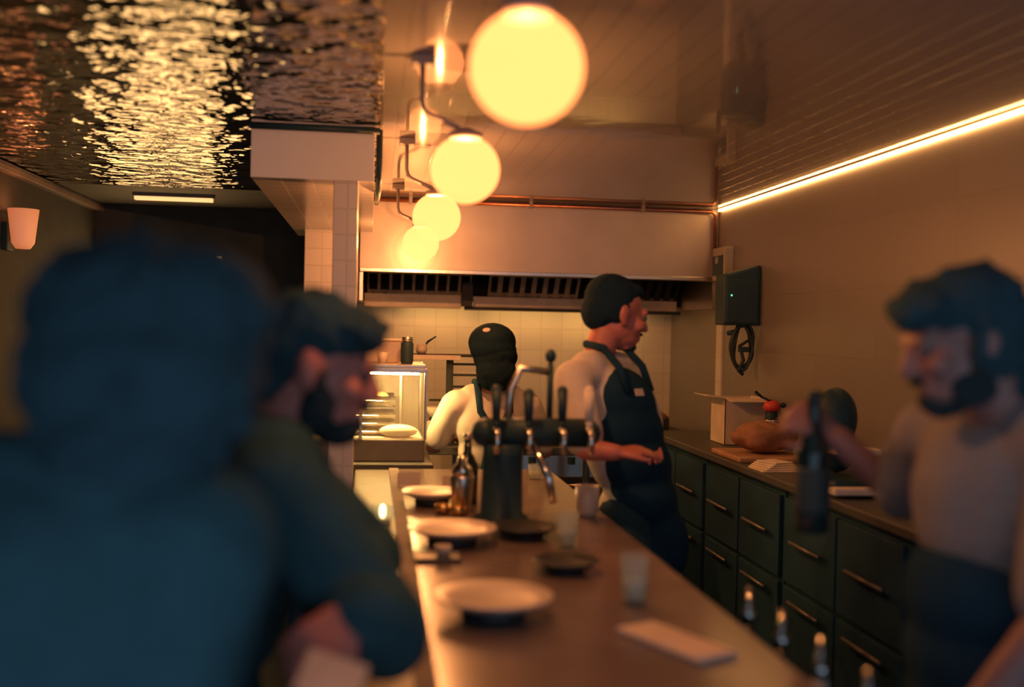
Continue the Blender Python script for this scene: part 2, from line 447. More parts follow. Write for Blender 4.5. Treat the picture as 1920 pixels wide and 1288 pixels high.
# control box and speaker on the right wall
t = thing('control_box', 'small pale switch box on the wall beside the hood', 'switch box', (XR, 6.28, 2.02))
G().box(XR - .06, XR, 6.18, 6.40, 1.97, 2.17).build('housing', M['box_grey'], t, bevel=.006)
G().box(XR - .066, XR - .055, 6.20, 6.38, 2.0, 2.12).build('window', M['black'], t)
G().box(XR - .075, XR - .06, 6.27, 6.31, 2.07, 2.11).build('switch', M['box_grey'], t, bevel=.003)
t = thing('wall_speaker', 'black wall speaker with green light, hung on the right wall', 'speaker', (XR, 5.780, 1.72))
G().box(1.935, XR, 5.710, 5.870, 1.695, 1.98).box(1.97, XR, 5.710, 5.870, 1.95, 2.01, rot=(0, -.30, 0)).build('cabinet', M['black'], t, voxel=.008, relax=6)
G().box(1.95, 2.13, 5.702, 5.712, 1.71, 1.95).build('grille', M['dark_metal'], t, bevel=.003)
G().ell((1.975, 5.698, 1.86), .005, sub=2).build('indicator_light', M['green_led'], t)
t = thing('coiled_cable', 'black cable looped and hanging below the wall speaker', 'cable', (2.08, 5.800, 1.5))
loops = []
for k in range(130):
    a = k / 130 * 2 * PI * 5; w_ = .055 + .012 * math.sin(k * .37)
    loops.append((2.065 + w_ * math.sin(a), 5.760 + .02 * math.sin(k * .21), 1.575 + .125 * math.cos(a) * (1 + .12 * math.sin(k * .13)) + .0))
G().tube(loops, .0075, 8).build('coil', M['cable'], t, smooth=True)
G().tube([(2.09, 5.800, 1.71), (2.12, 5.780, 1.62), (2.05, 5.760, 1.58), (2.07, 5.750, 1.50), (2.04, 5.750, 1.44), (2.07, 5.750, 1.42)], .011, 8).build('plug_lead', M['cable'], t, smooth=True)
G().cap((2.03, 5.780, 1.655), (1.99, 5.780, 1.65), .018, .013).build('plug', M['black'], t, smooth=True)
G().box(2.045, 2.10, 5.735, 5.780, 1.545, 1.575).build('cable_tie', M['black'], t, bevel=.004)

# ------------------------------------------------------------------ bar counter
CZ = 1.05
t = thing('bar_counter', 'long polished bar counter running down the room', 'counter', (.35, 2.6, 0))
G().box(.10, .77, .55, 4.5, CZ - .04, CZ).build('worktop', M['stone'], t, bevel=.006)
G().box(-.055, .10, .55, 4.5, CZ - .045, CZ - .004).build('ledge', M['ledge'], t, bevel=.006)
G().box(.085, .125, .55, 4.5, CZ - .01, CZ + .003).build('edge_strip', M['strip'], t, bevel=.002)
G().box(.04, .70, .65, 4.45, .1, CZ - .04).build('body', M['dark_wood'], t)
G().box(.08, .66, .70, 4.42, 0, .1).build('plinth', M['black'], t)
G().tube([(-.02, .7, .2), (-.02, 4.4, .2)], .02, 12).build('foot_rail', M['brass'], t, smooth=True)
for y in (.9, 2.0, 3.1, 4.2): G().box(-.02, .05, y - .012, y + .012, .188, .212).build('rail_bracket', M['brass'], t)

# things on the bar
def footed_plate(name, x, y, r, m, label, h=.034, group='plates on the bar'):
    t = thing(name, label, 'plate', (x, y, CZ), group)
    G().lathe((x, y, CZ), [(r * .55, 0), (r * .55, h - .012), (r * .5, h - .012), (r * .5, 0)]).build('foot', M['dark_plate'], t, smooth=True)
    G().lathe((x, y, CZ), [(0, h - .012), (r * .6, h - .012), (r * .98, h + .008), (r, h + .012), (r * .97, h + .014), (r * .7, h + .002), (0, h)], 48).build('dish', m, t, smooth=True)
    return t
footed_plate('serving_plate', .265, 2.20, .125, M['plate'], 'large pale plate on the bar, closest to the camera')
footed_plate('serving_plate', .235, 2.95, .125, M['plate'], 'pale plate halfway along the bar, beside a black slate')
footed_plate('serving_plate', .215, 3.60, .105, M['plate'], 'small pale plate near the far end of the bar')
footed_plate('dark_plate', .45, 3.04, .10, M['dark_plate'], 'dark stoneware plate right of the pale plates', h=.02)
footed_plate('dark_plate', .49, 2.60, .085, M['dark_plate'], 'dark stoneware plate between two tumblers on the bar', h=.018)
t = thing('slate_board', 'black slate board with a pale dip pot on the bar', 'board', (.175, 2.72, CZ))
G().box(.12, .24, 2.70, 2.80, CZ, CZ + .012).build('slab', M['dark_plate'], t, bevel=.003)
t = thing('dip_pot', 'small pale round dip pot standing on the black slate', 'pot', (.195, 2.72, CZ + .012))
G().lathe((.195, 2.735, CZ + .012), [(.014, 0), (.021, .012), (.021, .026), (.018, .026), (.016, .008), (0, .006)]).build('pot', M['plate'], t, smooth=True)
for x, y, lb in ((.24, 3.42, 'small shiny brass bowl beside the far pale plate, on its left'), (.285, 3.38, 'small shiny brass bowl beside the far pale plate, on its right')):
    tag(G().lathe((x, y, CZ), [(.012, 0), (.026, .012), (.028, .03), (.024, .03), (.02, .01), (0, .007)]).build('brass_bowl', M['brass'], loc=(x, y, CZ), smooth=True), lb, 'bowl', 'brass bowls')
for x, y, ww, hh, lb in ((.15, 3.98, .085, .055, 'wide cream card stand at the far end of the bar'), (.285, 3.93, .025, .05, 'narrow cream card stand at the far end of the bar')):
    t = thing('card_stand', lb, 'card stand', (x, y, CZ), 'card stands')
    G().box(x - ww / 2, x + ww / 2, y - .002, y + .002, CZ + .004, CZ + hh, rot=(-.15, 0, 0)).build('card', M['paper'], t)
    G().box(x - ww / 2 + .004, x + ww / 2 - .004, y - .015, y + .015, CZ, CZ + .008).build('base', M['steel'], t, bevel=.002)
t = thing('small_dish', 'tiny dark dish between the two card stands', 'dish', (.22, 3.86, CZ))
G().lathe((.22, 3.86, CZ), [(.02, 0), (.034, .008), (.036, .016), (.03, .012), (0, .006)]).build('dish', M['dark_plate'], t, smooth=True)
def tumbler(x, y, h, r, lb):
    t = thing('tumbler', lb, 'glass', (x, y, CZ), 'tumblers on the bar')
    G().lathe((x, y, CZ), [(r * .8, 0), (r, h), (r * .93, h), (r * .74, .012), (0, .012)]).build('glass_wall', M['glass'], t, smooth=True)
    G().lathe((x, y, CZ), [(0, .0125), (r * .73, .0125), (r * .84, h * .55), (0, h * .55)]).build('drink', glass('water', (.85, .85, .75), .05, .55), t, smooth=True)
tumbler(.545, 2.88, .10, .034, 'clear tumbler on the bar behind the dark plate')
tumbler(.585, 2.28, .11, .034, 'clear tumbler on the bar closest to the camera')
tumbler(.66, 4.20, .06, .03, 'short tumbler at the far right end of the bar')
t = thing('candle_glass', 'small lit candle glass beside the bearded man on the ledge', 'candle', (.045, 3.2, CZ - .004))
G().lathe((.045, 3.2, CZ - .004), [(.028, 0), (.034, .07), (.031, .07), (.025, .008), (0, .008)]).build('holder', M['glass'], t, smooth=True)
G().lathe((.045, 3.2, CZ - .004), [(0, .009), (.024, .009), (.025, .03), (0, .03)]).build('wax', M['dough'], t, smooth=True)
G().ell((.045, 3.2, CZ + .046), (.009, .009, .02)).build('flame', M['flame'], t, smooth=True)
t = tag(G().box(.54, .64, 1.86, 2.10, CZ, CZ + .012, rot=(0, 0, .45)).build('folded_napkin', M['napkin'], loc=(.59, 1.98, CZ), bevel=.005), 'pale folded napkin at the near right corner of the bar', 'napkin')

# tap tower
TX, TY = .415, 3.30
t = thing('beer_tap_tower', 'dark beer tap tower with handles standing on the bar', 'beer tap', (TX, TY, CZ))
G().lathe((TX, TY, CZ), [(.085, 0), (.085, .012), (.066, .022), (.062, .20), (.066, .24)]).build('column', M['black'], t, smooth=True)
G().cap((.36, TY, 1.325), (.68, TY, 1.325), .046).build('crossbar', M['dark_metal'], t, smooth=True)
for x, hm, h in ((.385, 'dark_metal', .10), (.485, 'black', .09), (.59, 'dark_metal', .10), (.675, 'paper', .10)):
    s_ = G().tube([(x, TY - .03, 1.335), (x, TY - .07, 1.34), (x, TY - .095, 1.325), (x, TY - .10, 1.27)], [.012, .012, .011, .009]).build('spout', M['chrome'], t, smooth=True)
    G().chain([(x, TY - .07, 1.345), (x, TY - .065, 1.365), (x, TY - .055, 1.36 + h)], [.007, .012, .017]).build('tap_handle', M[hm], t, smooth=True)
G().tube([(.42, TY, 1.32), (.44, TY + .02, 1.46), (.47, TY + .03, 1.525), (.56, TY + .03, 1.515)], .012).build('lever', M['steel'], t, smooth=True)
G().cap((.565, TY + .03, 1.35), (.565, TY + .03, 1.535), .010).build('lever_post', M['black'], t, smooth=True)
G().ell((.565, TY + .03, 1.565), (.018, .018, .022)).build('lever_knob', M['black'], t, smooth=True)
G().tube([(.50, TY - .05, 1.30), (.545, TY - .1, 1.20), (.56, TY - .1, 1.12)], .013).build('wand', M['chrome'], t, smooth=True)
for x, y, m_, h, lb in ((.30, 3.42, 'steel', .19, 'steel shaker standing left of the beer tap tower'), (.70, 3.36, 'plate', .10, 'pale cup standing right of the beer tap tower'), (.335, 3.62, 'black', .22, 'black bottle standing behind the beer tap tower')):
    if h < .15:
        tag(G().lathe((x, y, CZ), [(.025, 0), (.036, .02), (.04, h), (.036, h), (.03, .02), (0, .012)]).build('cup', M[m_], loc=(x, y, CZ), smooth=True), lb, 'cup')
    elif m_ == 'steel':
        t = thing('cocktail_shaker', lb, 'shaker', (x, y, CZ))
        G().lathe((x, y, CZ), [(.028, 0), (.04, h * .62), (.038, h * .65)]).build('body', M['steel'], t, smooth=True)
        G().lathe((x, y, CZ), [(.038, h * .65), (.03, h * .8), (.016, h * .86), (.016, h * .98), (.0, h)]).build('lid', M['chrome'], t, smooth=True)
    else:
        t = thing('dark_bottle', lb, 'bottle', (x, y, CZ))
        G().lathe((x, y, CZ), [(.036, 0), (.037, h * .6), (.014, h * .8), (.013, h)]).build('body', M['bottle'], t, smooth=True)
        G().lathe((x, y, CZ), [(.015, h), (.015, h + .02), (0, h + .02)]).build('stopper', M['chrome'], t, smooth=True)

# ------------------------------------------------------------------ far counter, display case, shelf
t = thing('case_cabinet', 'low dark cabinet carrying the lit display case', 'cabinet', (-.02, 5.0, 0))
G().box(-.33, .27, 4.66, 5.28, .08, CZ - .03).build('body', M['fridge'], t, bevel=.004)
G().box(-.34, .28, 4.64, 5.29, CZ - .03, CZ).build('top', M['worktop'], t, bevel=.004)
G().box(-.30, .24, 4.70, 5.25, 0, .08).build('plinth', M['black'], t)
G().box(-.31, .25, 4.648, 4.66, .12, CZ - .06).build('door', M['dark_wood'], t, bevel=.003)
t = thing('prep_table', 'steel prep table behind the display case', 'table', (.45, 5.6, 0))
G().box(-.3, 1.25, 5.32, 5.95, CZ - .04, CZ).build('table_top', M['worktop'], t, bevel=.004)
G().box(-.27, 1.22, 5.36, 5.92, .25, .28).build('undershelf', M['steel'], t)
for x in (-.27, 1.22):
    for y in (5.36, 5.91): G().cone((x, y, 0), (x, y, CZ - .04), .02, .02, 12).build('leg', M['steel'], t)
y0, y1, x0, x1 = 4.72, 5.18, -.27, .245
t = thing('display_case', 'brightly lit glass food display case beside the bearded man', 'display case', (0, 4.95, CZ))
G().box(x0, x1, y0, y1, CZ, CZ + .10).build('base', M['case_base'], t, bevel=.006)
G().box(x0 + .012, x1 - .012, y0 + .018, y1 - .018, CZ + .10, CZ + .104).build('deck', M['dough'], t)
f = G()
for x in (x0, x1):
    f.box(x - .007, x + .007, y0, y0 + .014, CZ + .10, CZ + .40).box(x - .007, x + .007, y1 - .014, y1, CZ + .10, CZ + .43)
f.box(x0, x1, y0, y0 + .016, CZ + .395, CZ + .415).box(x0, x1, y1 - .016, y1, CZ + .395, CZ + .43)
f.box(-.045, -.03, y0 - .006, y0 + .006, CZ + .10, CZ + .40)
f.box(.14, .155, y1 - .016, y1 - .002, CZ + .10, CZ + .40)
for x in (x0, x1): f.box(x - .006, x + .006, y0, y1, CZ + .40, CZ + .414)
f.build('frame', M['steel'], t, bevel=.002)
G().box(x0, x1, y0, y0 + .004, CZ + .10, CZ + .40).build('front_pane', M['case_glass'], t)
G().box(x1 - .003, x1 + .001, y0 + .014, y1 - .014, CZ + .10, CZ + .40).build('side_pane', M['case_glass'], t)
G().box(x0 - .001, x0 + .003, y0 + .014, y1 - .014, CZ + .10, CZ + .40).build('side_pane', M['case_glass'], t)
G().box(x0, x1, y0, y1, CZ + .415, CZ + .43).build('top', M['steel'], t, bevel=.003)
G().box(x0 + .01, x1 - .01, y1 - .006, y1 - .002, CZ + .10, CZ + .40).build('back_pane', M['case_glass'], t)
G().box(x0 + .03, x1 - .03, y0 + .03, y0 + .05, CZ + .385, CZ + .397).build('lamp', M['case_lamp'], t)
G().box(x0 + .02, .115, 4.85, 5.1, CZ + .225, CZ + .231).build('shelf', M['chrome'], t)
for i, (x, z, hh, lb) in enumerate(((-.045, CZ + .105, .034, 'shiny curved tray at the bottom of the stack in the display case'), (-.045, CZ + .141, .034, 'shiny curved tray in the middle of the stack in the display case'),
                                (-.045, CZ + .177, .034, 'shiny curved tray at the top of the stack in the display case'), (-.045, CZ + .232, .05, 'shiny curved tray on the shelf of the display case'))):
    t = thing('steel_tray', lb, 'tray', (x, 4.95, z), 'trays in the display case')
    fr = [(4.83 - .03 * math.sin(PI * k / 8), z + hh * k / 8) for k in range(9)]
    G().prism(fr + [(4.836, z + hh), (4.842, z + .006), (5.094, z + .006), (5.10, z + hh), (5.106, z + hh), (5.10, z)], x - .16, x + .16).build('tray', M['chrome'], t, smooth=True)
    if i == 3:
        for k in range(4):
            tag(G().ell((x - .11 + k * .07, 4.95, z + .036), (.033, .06, .028), sub=3).build('pastry', M['food'], loc=(x - .11 + k * .07, 4.95, z + .008), smooth=True),
                ['leftmost', 'second', 'third', 'rightmost'][k] + ' golden pastry on the display case shelf', 'pastry', 'pastries in the display case')
t = tag(G().ell((.13, 4.775, CZ + .132), (.085, .04, .03)).build('dough_round', M['dough'], loc=(.13, 4.82, CZ + .1), smooth=True), 'pale round of dough at the right of the display case', 'dough')
# things standing on top of the case
zt = CZ + .43
t = thing('dark_jar', 'tall dark jar standing on top of the display case', 'jar', (.165, 4.9, zt))
G().lathe((.165, 4.9, zt), [(.026, 0), (.029, .01), (.029, .09), (.022, .1)]).build('body', M['dark_metal'], t, smooth=True)
G().lathe((.165, 4.9, zt), [(.025, .1), (.025, .12), (0, .122)]).build('lid', M['steel'], t, smooth=True)
tag(G().lathe((.055, 4.88, zt), [(.02, 0), (.026, .05), (.023, .05), (.018, .006), (0, .006)]).build('white_cup', M['plate'], loc=(.055, 4.88, zt), smooth=True), 'small white cup on top of the display case', 'cup')
t = thing('clear_box', 'clear plastic food box on top of the display case', 'box', (.08, 5.02, zt))
G().box(-.03, .14, 4.97, 5.10, zt, zt + .10).build('tub', glass('clear plastic', (.9, .75, .6), .15, .6), t, bevel=.006)
G().box(-.035, .145, 4.965, 5.105, zt + .10, zt + .11).build('lid', M['paper'], t, bevel=.003)
# rack
t = thing('pan_rack', 'black upright rack with prongs behind the display case', 'rack', (.40, 5.45, CZ))
G().box(.385, .42, 5.43, 5.46, CZ, 1.50).build('post', M['soot'], t, bevel=.003)
G().box(.36, .50, 5.40, 5.52, CZ, CZ + .012).build('foot', M['soot'], t, bevel=.003)
for z in (1.20, 1.27, 1.34, 1.40, 1.455): G().box(.30 if z in (1.27,) else .42, .56, 5.44, 5.452, z, z + .012).build('prong', M['soot'], t)
G().box(.19, .56, 5.36, 5.54, 1.50, 1.512).build('shelf', M['soot'], t)
G().box(.20, .45, 5.352, 5.36, 1.484, 1.508).build('shelf_edge', M['paper'], t, bevel=.002)
t = thing('brush_pot', 'small pot holding a brush on the rack shelf', 'pot', (.255, 5.42, 1.512))
G().lathe((.255, 5.42, 1.512), [(.02, 0), (.03, .02), (.024, .05), (.021, .05), (.02, .01), (0, .01)]).build('pot', M['plate'], t, smooth=True)
t2 = tag(G().chain([(.255, 5.42, 1.525), (.285, 5.42, 1.572), (.325, 5.42, 1.60)], [.004, .006, .004]).build('basting_brush', M['black'], loc=(.255, 5.42, 1.525), smooth=True), 'dark basting brush leaning in the small pot', 'brush')
t = thing('tied_bag', 'pale bag tied at its waist beside the display case', 'bag', (.315, 5.345, CZ))
G().ell((.315, 5.345, CZ + .085), (.052, .045, .05)).cap((.315, 5.345, CZ + .03), (.315, 5.345, CZ + .1), .04, .03).build('bag', M['dough'], t, voxel=.007, relax=3, wob=.006, wobs=25)
G().lathe((.315, 5.345, CZ + .125), [(.016, 0), (.019, .012), (.016, .024)]).build('tie', M['black'], t, smooth=True)
G().lathe((.315, 5.345, CZ + .145), [(.012, 0), (.042, .05), (.035, .055), (.01, .01)]).build('ruffle', M['dough'], t, smooth=True)
t = thing('lidded_pot', 'dark cooking pot with a rusty lid beyond the chef', 'pot', (1.75, 6.75, .92))
G().lathe((1.72, 6.55, .98), [(.15, 0), (.155, .02), (.155, .13), (.15, .13)]).build('body', M['soot'], t, smooth=True)
G().lathe((1.72, 6.55, .98), [(.155, .13), (.12, .16), (.03, .172), (.015, .19), (0, .195)]).build('lid', M['bread'], t, smooth=True)
t = thing('cooking_range', 'steel cooking range under the extractor hood', 'cooker', (1.2, 6.9, 0))
G().box(.5, 2.12, 6.42, 7.4, .1, .95).build('body', M['steel'], t, bevel=.005)
G().box(.5, 2.12, 6.42, 7.4, .95, .98).build('hob', M['soot'], t, bevel=.004)
for x in (.62, 1.15, 1.68):
    d_ = G().box(x, x + .46, 6.40, 6.42, .2, .75).build('oven_door', M['soot'], t, bevel=.004)
    G().tube([(x + .05, 6.37, .7), (x + .41, 6.37, .7)], .01).build('handle', M['chrome'], d_, smooth=True)
for k in range(6): G().lathe((.75 + k * .24, 6.40, .85), [(.022, -.022), (.022, .022)]).build('knob', M['black'], t)

# ------------------------------------------------------------------ back counter along the right wall
BX = 1.70
tag(G().box(BX - .02, XR - .005, 2.1, 6.32, CZ - .035, CZ).build('back_worktop', M['worktop'], loc=(1.9, 4.2, CZ), bevel=.005), 'long dark worktop along the right wall behind the bar', 'worktop')
ul = ['dark under-counter fridge below the back worktop, nearest the camera', 'dark under-counter fridge below the back worktop, second from camera',
      'dark under-counter fridge below the back worktop, under the bread', 'dark under-counter fridge below the back worktop, nearest the cooker']
u0 = None
for k in range(4):
    ya_ = 2.14 + k * 1.04
    if u0 is None:
        u0 = thing('counter_fridge', ul[0], 'fridge', (1.9, ya_, 0), 'under-counter fridges')
        G().box(BX + .02, XR - .01, ya_ + .01, ya_ + 1.03, .08, CZ - .036).build('body', M['fridge'], u0, bevel=.004)
        G().box(BX + .05, XR - .03, ya_ + .03, ya_ + 1.0, 0, .08).build('plinth', M['black'], u0)
        for j in range(2):
            d_ = G().box(BX, BX + .02, ya_ + .03 + j * .5, ya_ + .51 + j * .5, .12, .62).build('door', M['dark_wood'], u0, bevel=.003)
            G().tube([(BX - .03, ya_ + .10 + j * .5, .58), (BX - .03, ya_ + .38 + j * .5, .58)], .009).build('handle', M['handle'], d_, smooth=True)
            d_ = G().box(BX, BX + .02, ya_ + .03 + j * .5, ya_ + .51 + j * .5, .64, .98).build('drawer', M['dark_wood'], u0, bevel=.003)
            G().tube([(BX - .03, ya_ + .10 + j * .5, .82), (BX - .03, ya_ + .38 + j * .5, .82)], .009).build('handle', M['handle'], d_, smooth=True)
    else: clone(u0, (1.9, ya_, 0), ul[k])

# open carton with four flaps
bx, by, bw, bd, bh = 2.0, 5.62, .115, .12, .25
t = thing('open_carton', 'tall white carton with open flaps on the back worktop', 'box', (bx, by, CZ))
c = G()
c.box(bx - bw, bx + bw, by - bd, by - bd + .004, CZ, CZ + bh).box(bx - bw, bx + bw, by + bd - .004, by + bd, CZ, CZ + bh)
c.box(bx - bw, bx - bw + .004, by - bd, by + bd, CZ, CZ + bh).box(bx + bw - .004, bx + bw, by - bd, by + bd, CZ, CZ + bh).box(bx - bw, bx + bw, by - bd, by + bd, CZ, CZ + .004)
c.build('body', M['card'], t)
G().box(bx - bw - .10, bx - bw, by - bd, by + bd, CZ + bh, CZ + bh + .004, rot=(0, .12, 0), piv=(bx - bw, by, CZ + bh)).build('flap', M['card'], t)
G().box(bx + bw, XR - .01, by - bd, by + bd, CZ + bh, CZ + bh + .004, rot=(0, .12, 0), piv=(bx + bw, by, CZ + bh)).build('flap', M['card'], t)
G().box(bx - bw, bx + bw, by - bd - .09, by - bd, CZ + bh, CZ + bh + .004, rot=(.15, 0, 0), piv=(bx, by - bd, CZ + bh)).build('flap', M['card'], t)
t = thing('grinder', 'small hand grinder with red lid and black lever', 'grinder', (2.06, 5.28, CZ))
G().lathe((2.06, 5.28, CZ), [(.045, 0), (.045, .02), (.035, .04), (.038, .15), (.03, .18), (.028, .20)]).build('body', M['black'], t, smooth=True)
G().lathe((2.06, 5.28, CZ + .14), [(.032, 0), (.04, .012), (.032, .024)]).build('collar', M['chrome'], t, smooth=True)
G().lathe((2.06, 5.28, CZ + .20), [(.03, 0), (.046, .02), (.035, .05), (0, .06)]).build('lid', M['red'], t, smooth=True)
G().chain([(2.06, 5.28, CZ + .25), (2.0, 5.27, CZ + .275), (1.965, 5.26, CZ + .30)], [.006, .006, .009]).build('lever', M['black'], t, smooth=True)
G().ell((2.112, 5.26, CZ + .235), (.017, .014, .014)).build('knob', M['black'], t, smooth=True)
t = tag(G().box(1.70, 2.06, 4.74, 5.16, CZ, CZ + .025).build('bread_board', M['board'], loc=(1.88, 4.95, CZ), bevel=.008), 'wooden board under the big loaf on the back worktop', 'board')
tag(G().ell((1.90, 4.95, CZ + .106), (.165, .12, .075)).ell((1.87, 4.92, CZ + .108), (.11, .1, .075)).ell((1.96, 4.97, CZ + .103), (.1, .1, .07)).build('bread_loaf', M['bread'], loc=(1.9, 4.95, CZ + .025), voxel=.01, relax=3, wob=.012, wobs=14), 'big round brown loaf lying on the wooden board', 'bread')
g = G()
for k in range(5): g.box(1.69 + .01 * k, 1.86 - .006 * k, 4.42 + .01 * k, 4.60 - .004 * k, CZ + .008 * k, CZ + .008 * k + .007, rot=(0, 0, .1 * k))
tag(g.build('folded_cloth', M['paper'], loc=(1.77, 4.5, CZ), bevel=.003), 'white folded cloth at the edge of the back worktop', 'cloth')
t = thing('red_tub', 'small red tub in a steel tray past the chef\'s hand', 'tub', (1.55, 6.6, .98))
G().box(1.38, 1.50, 6.44, 6.56, .981, 1.03).build('tub', M['red'], t, bevel=.005)
G().box(1.345, 1.545, 6.43, 6.57, 1.03, 1.04).build('rim', M['steel'], t, bevel=.003)
# slicing machine
t = thing('slicing_machine', 'dark rounded slicing machine with pale trays on the back worktop', 'slicer', (1.85, 3.5, CZ))
G().box(1.71, 1.97, 3.75, 4.1, CZ, CZ + .06).build('base', M['black'], t, bevel=.015)
G().box(1.69, 1.92, 3.70, 3.76, CZ + .012, CZ + .04).build('base_edge', M['paper'], t, bevel=.008)
G().ell((1.80, 3.95, CZ + .28), (.085, .08, .12)).cap((1.82, 3.98, CZ + .135), (1.80, 3.96, CZ + .3), .075, .07).build('housing', M['black'], t, voxel=.01, relax=4)
G().box(1.72, 1.90, 3.76, 3.90, CZ + .155, CZ + .178).build('tray', M['paper'], t, bevel=.006)
G().ell((1.735, 3.80, CZ + .195), (.03, .05, .018)).build('guard', M['red'], t, smooth=True)

# speed rail behind the bar with bottles
t = thing('speed_rail', 'dark bottle rail fixed behind the near end of the bar', 'rail', (.86, 1.9, .72))
G().box(.775, .91, 1.35, 2.45, .70, .715).box(.775, .785, 1.35, 2.45, .70, .98).box(.90, .91, 1.35, 2.45, .70, .83).build('trough', M['dark_metal'], t, bevel=.002)
G().box(.905, .918, 1.34, 2.46, .83, .848).build('rim', M['steel'], t, bevel=.003)
bl = ['speed rail bottle nearest the camera, dark with chrome pourer', 'second bottle in the speed rail, dark with chrome pourer', 'third bottle in the speed rail, pale with chrome pourer',
      'fourth bottle in the speed rail, dark with chrome pourer', 'fifth bottle in the speed rail, dark, farthest from the camera']
for k in range(5):
    y = 1.50 + k * .19; x = .84
    b = thing('rail_bottle', bl[k], 'bottle', (x, y, .715), 'bottles in the speed rail')
    G().lathe((x, y, .715), [(.036, 0), (.038, .01), (.038, .17), (.015, .24), (.014, .30)]).build('body', M['plate'] if k == 2 else M['bottle'], b, smooth=True)
    G().lathe((x, y, 1.015), [(.016, 0), (.016, .02), (.006, .03), (.005, .075), (0, .075)]).build('pourer', M['chrome'], b, smooth=True)

# ------------------------------------------------------------------ people
def rotm(yaw, pitch=0, roll_=0):
    # local frame: x right, y forward, z up; yaw 0 looks along +Y
    return (Matrix.Rotation(yaw, 4, 'Z') @ Matrix.Rotation(pitch, 4, 'X') @ Matrix.Rotation(roll_, 4, 'Y'))

def hand(g, wrist, fwd, back, curl=.5, side=1, sc=1.0, spread=.16):
    """palm with four unequal bent fingers and a thumb; side=+1 puts the thumb to the right of fwd seen from the back"""
    f = Vector(fwd).normalized(); b = Vector(back); b = (b - f * b.dot(f)).normalized(); s_ = f.cross(b) * side
    w = Vector(wrist)
    lens = [.074, .083, .077, .060]
    for k in range(4):
        u = (1.5 - k) / 1.5
        kn = w + (f * (.088 - .006 * abs(u - .3)) + s_ * (.030 * u)) * sc
        g.cap(w + s_ * .014 * u * sc + f * .008, kn, .014 * sc, .0115 * sc)
        d = (f + s_ * spread * u).normalized(); p = kn; a = curl * .7
        for j, fr in enumerate((.45, .31, .24)):
            dd = d * math.cos(a) - b * math.sin(a)
            q = p + dd * lens[k] * fr * sc
            g.cap(p, q, (.0098 - .001 * j) * sc, (.009 - .001 * j) * sc); p = q; a += curl * (.9 if j == 0 else .7)
    p = w + (f * .022 + s_ * .024) * sc
    for j, (L, a) in enumerate(((.038, .7), (.030, .45), (.024, .15))):
        dd = (f * math.cos(a) + s_ * math.sin(a) - b * .35 * curl * (j + .5)).normalized()
        q = p + dd * L * sc
        g.cap(p, q, (.0135 - .0018 * j) * sc, (.0118 - .0018 * j) * sc); p = q

def head(g, mt, k=1.0):
    P = lambda x, y, z: (mt @ Vector((x * k, y * k, z * k)))
    q = mt.to_3x3().to_4x4()
    E = lambda c, r, e=None: g.ell(P(*c), tuple(v * k for v in r), rot=(q if e is None else q @ Euler(e).to_matrix().to_4x4()))
    E((0, -.018, .028), (.074, .096, .086)); E((0, .03, -.03), (.058, .066, .082)); E((0, .012, -.045), (.06, .07, .06))
    E((0, .058, -.094), (.032, .03, .022)); E((0, .04, -.075), (.05, .05, .03))
    g.cap(P(-.034, .083, .02), P(.034, .083, .02), .013 * k)
    g.cap(P(0, .094, .008), P(0, .113, -.028), .009 * k, .013 * k); g.cap(P(-.011, .102, -.032), P(.011, .102, -.032), .009 * k)
    g.cap(P(-.02, .088, -.062), P(.02, .088, -.062), .008 * k); g.cap(P(-.016, .087, -.072), P(.016, .087, -.072), .009 * k)
    for s_ in (-1, 1):
        E((s_ * .04, .068, -.026), (.024, .024, .022))
        E((s_ * .076, -.006, -.008), (.010, .021, .033), (.15, 0, s_ * .35))
        E((s_ * .073, .0, -.032), (.009, .011, .014))
    return P

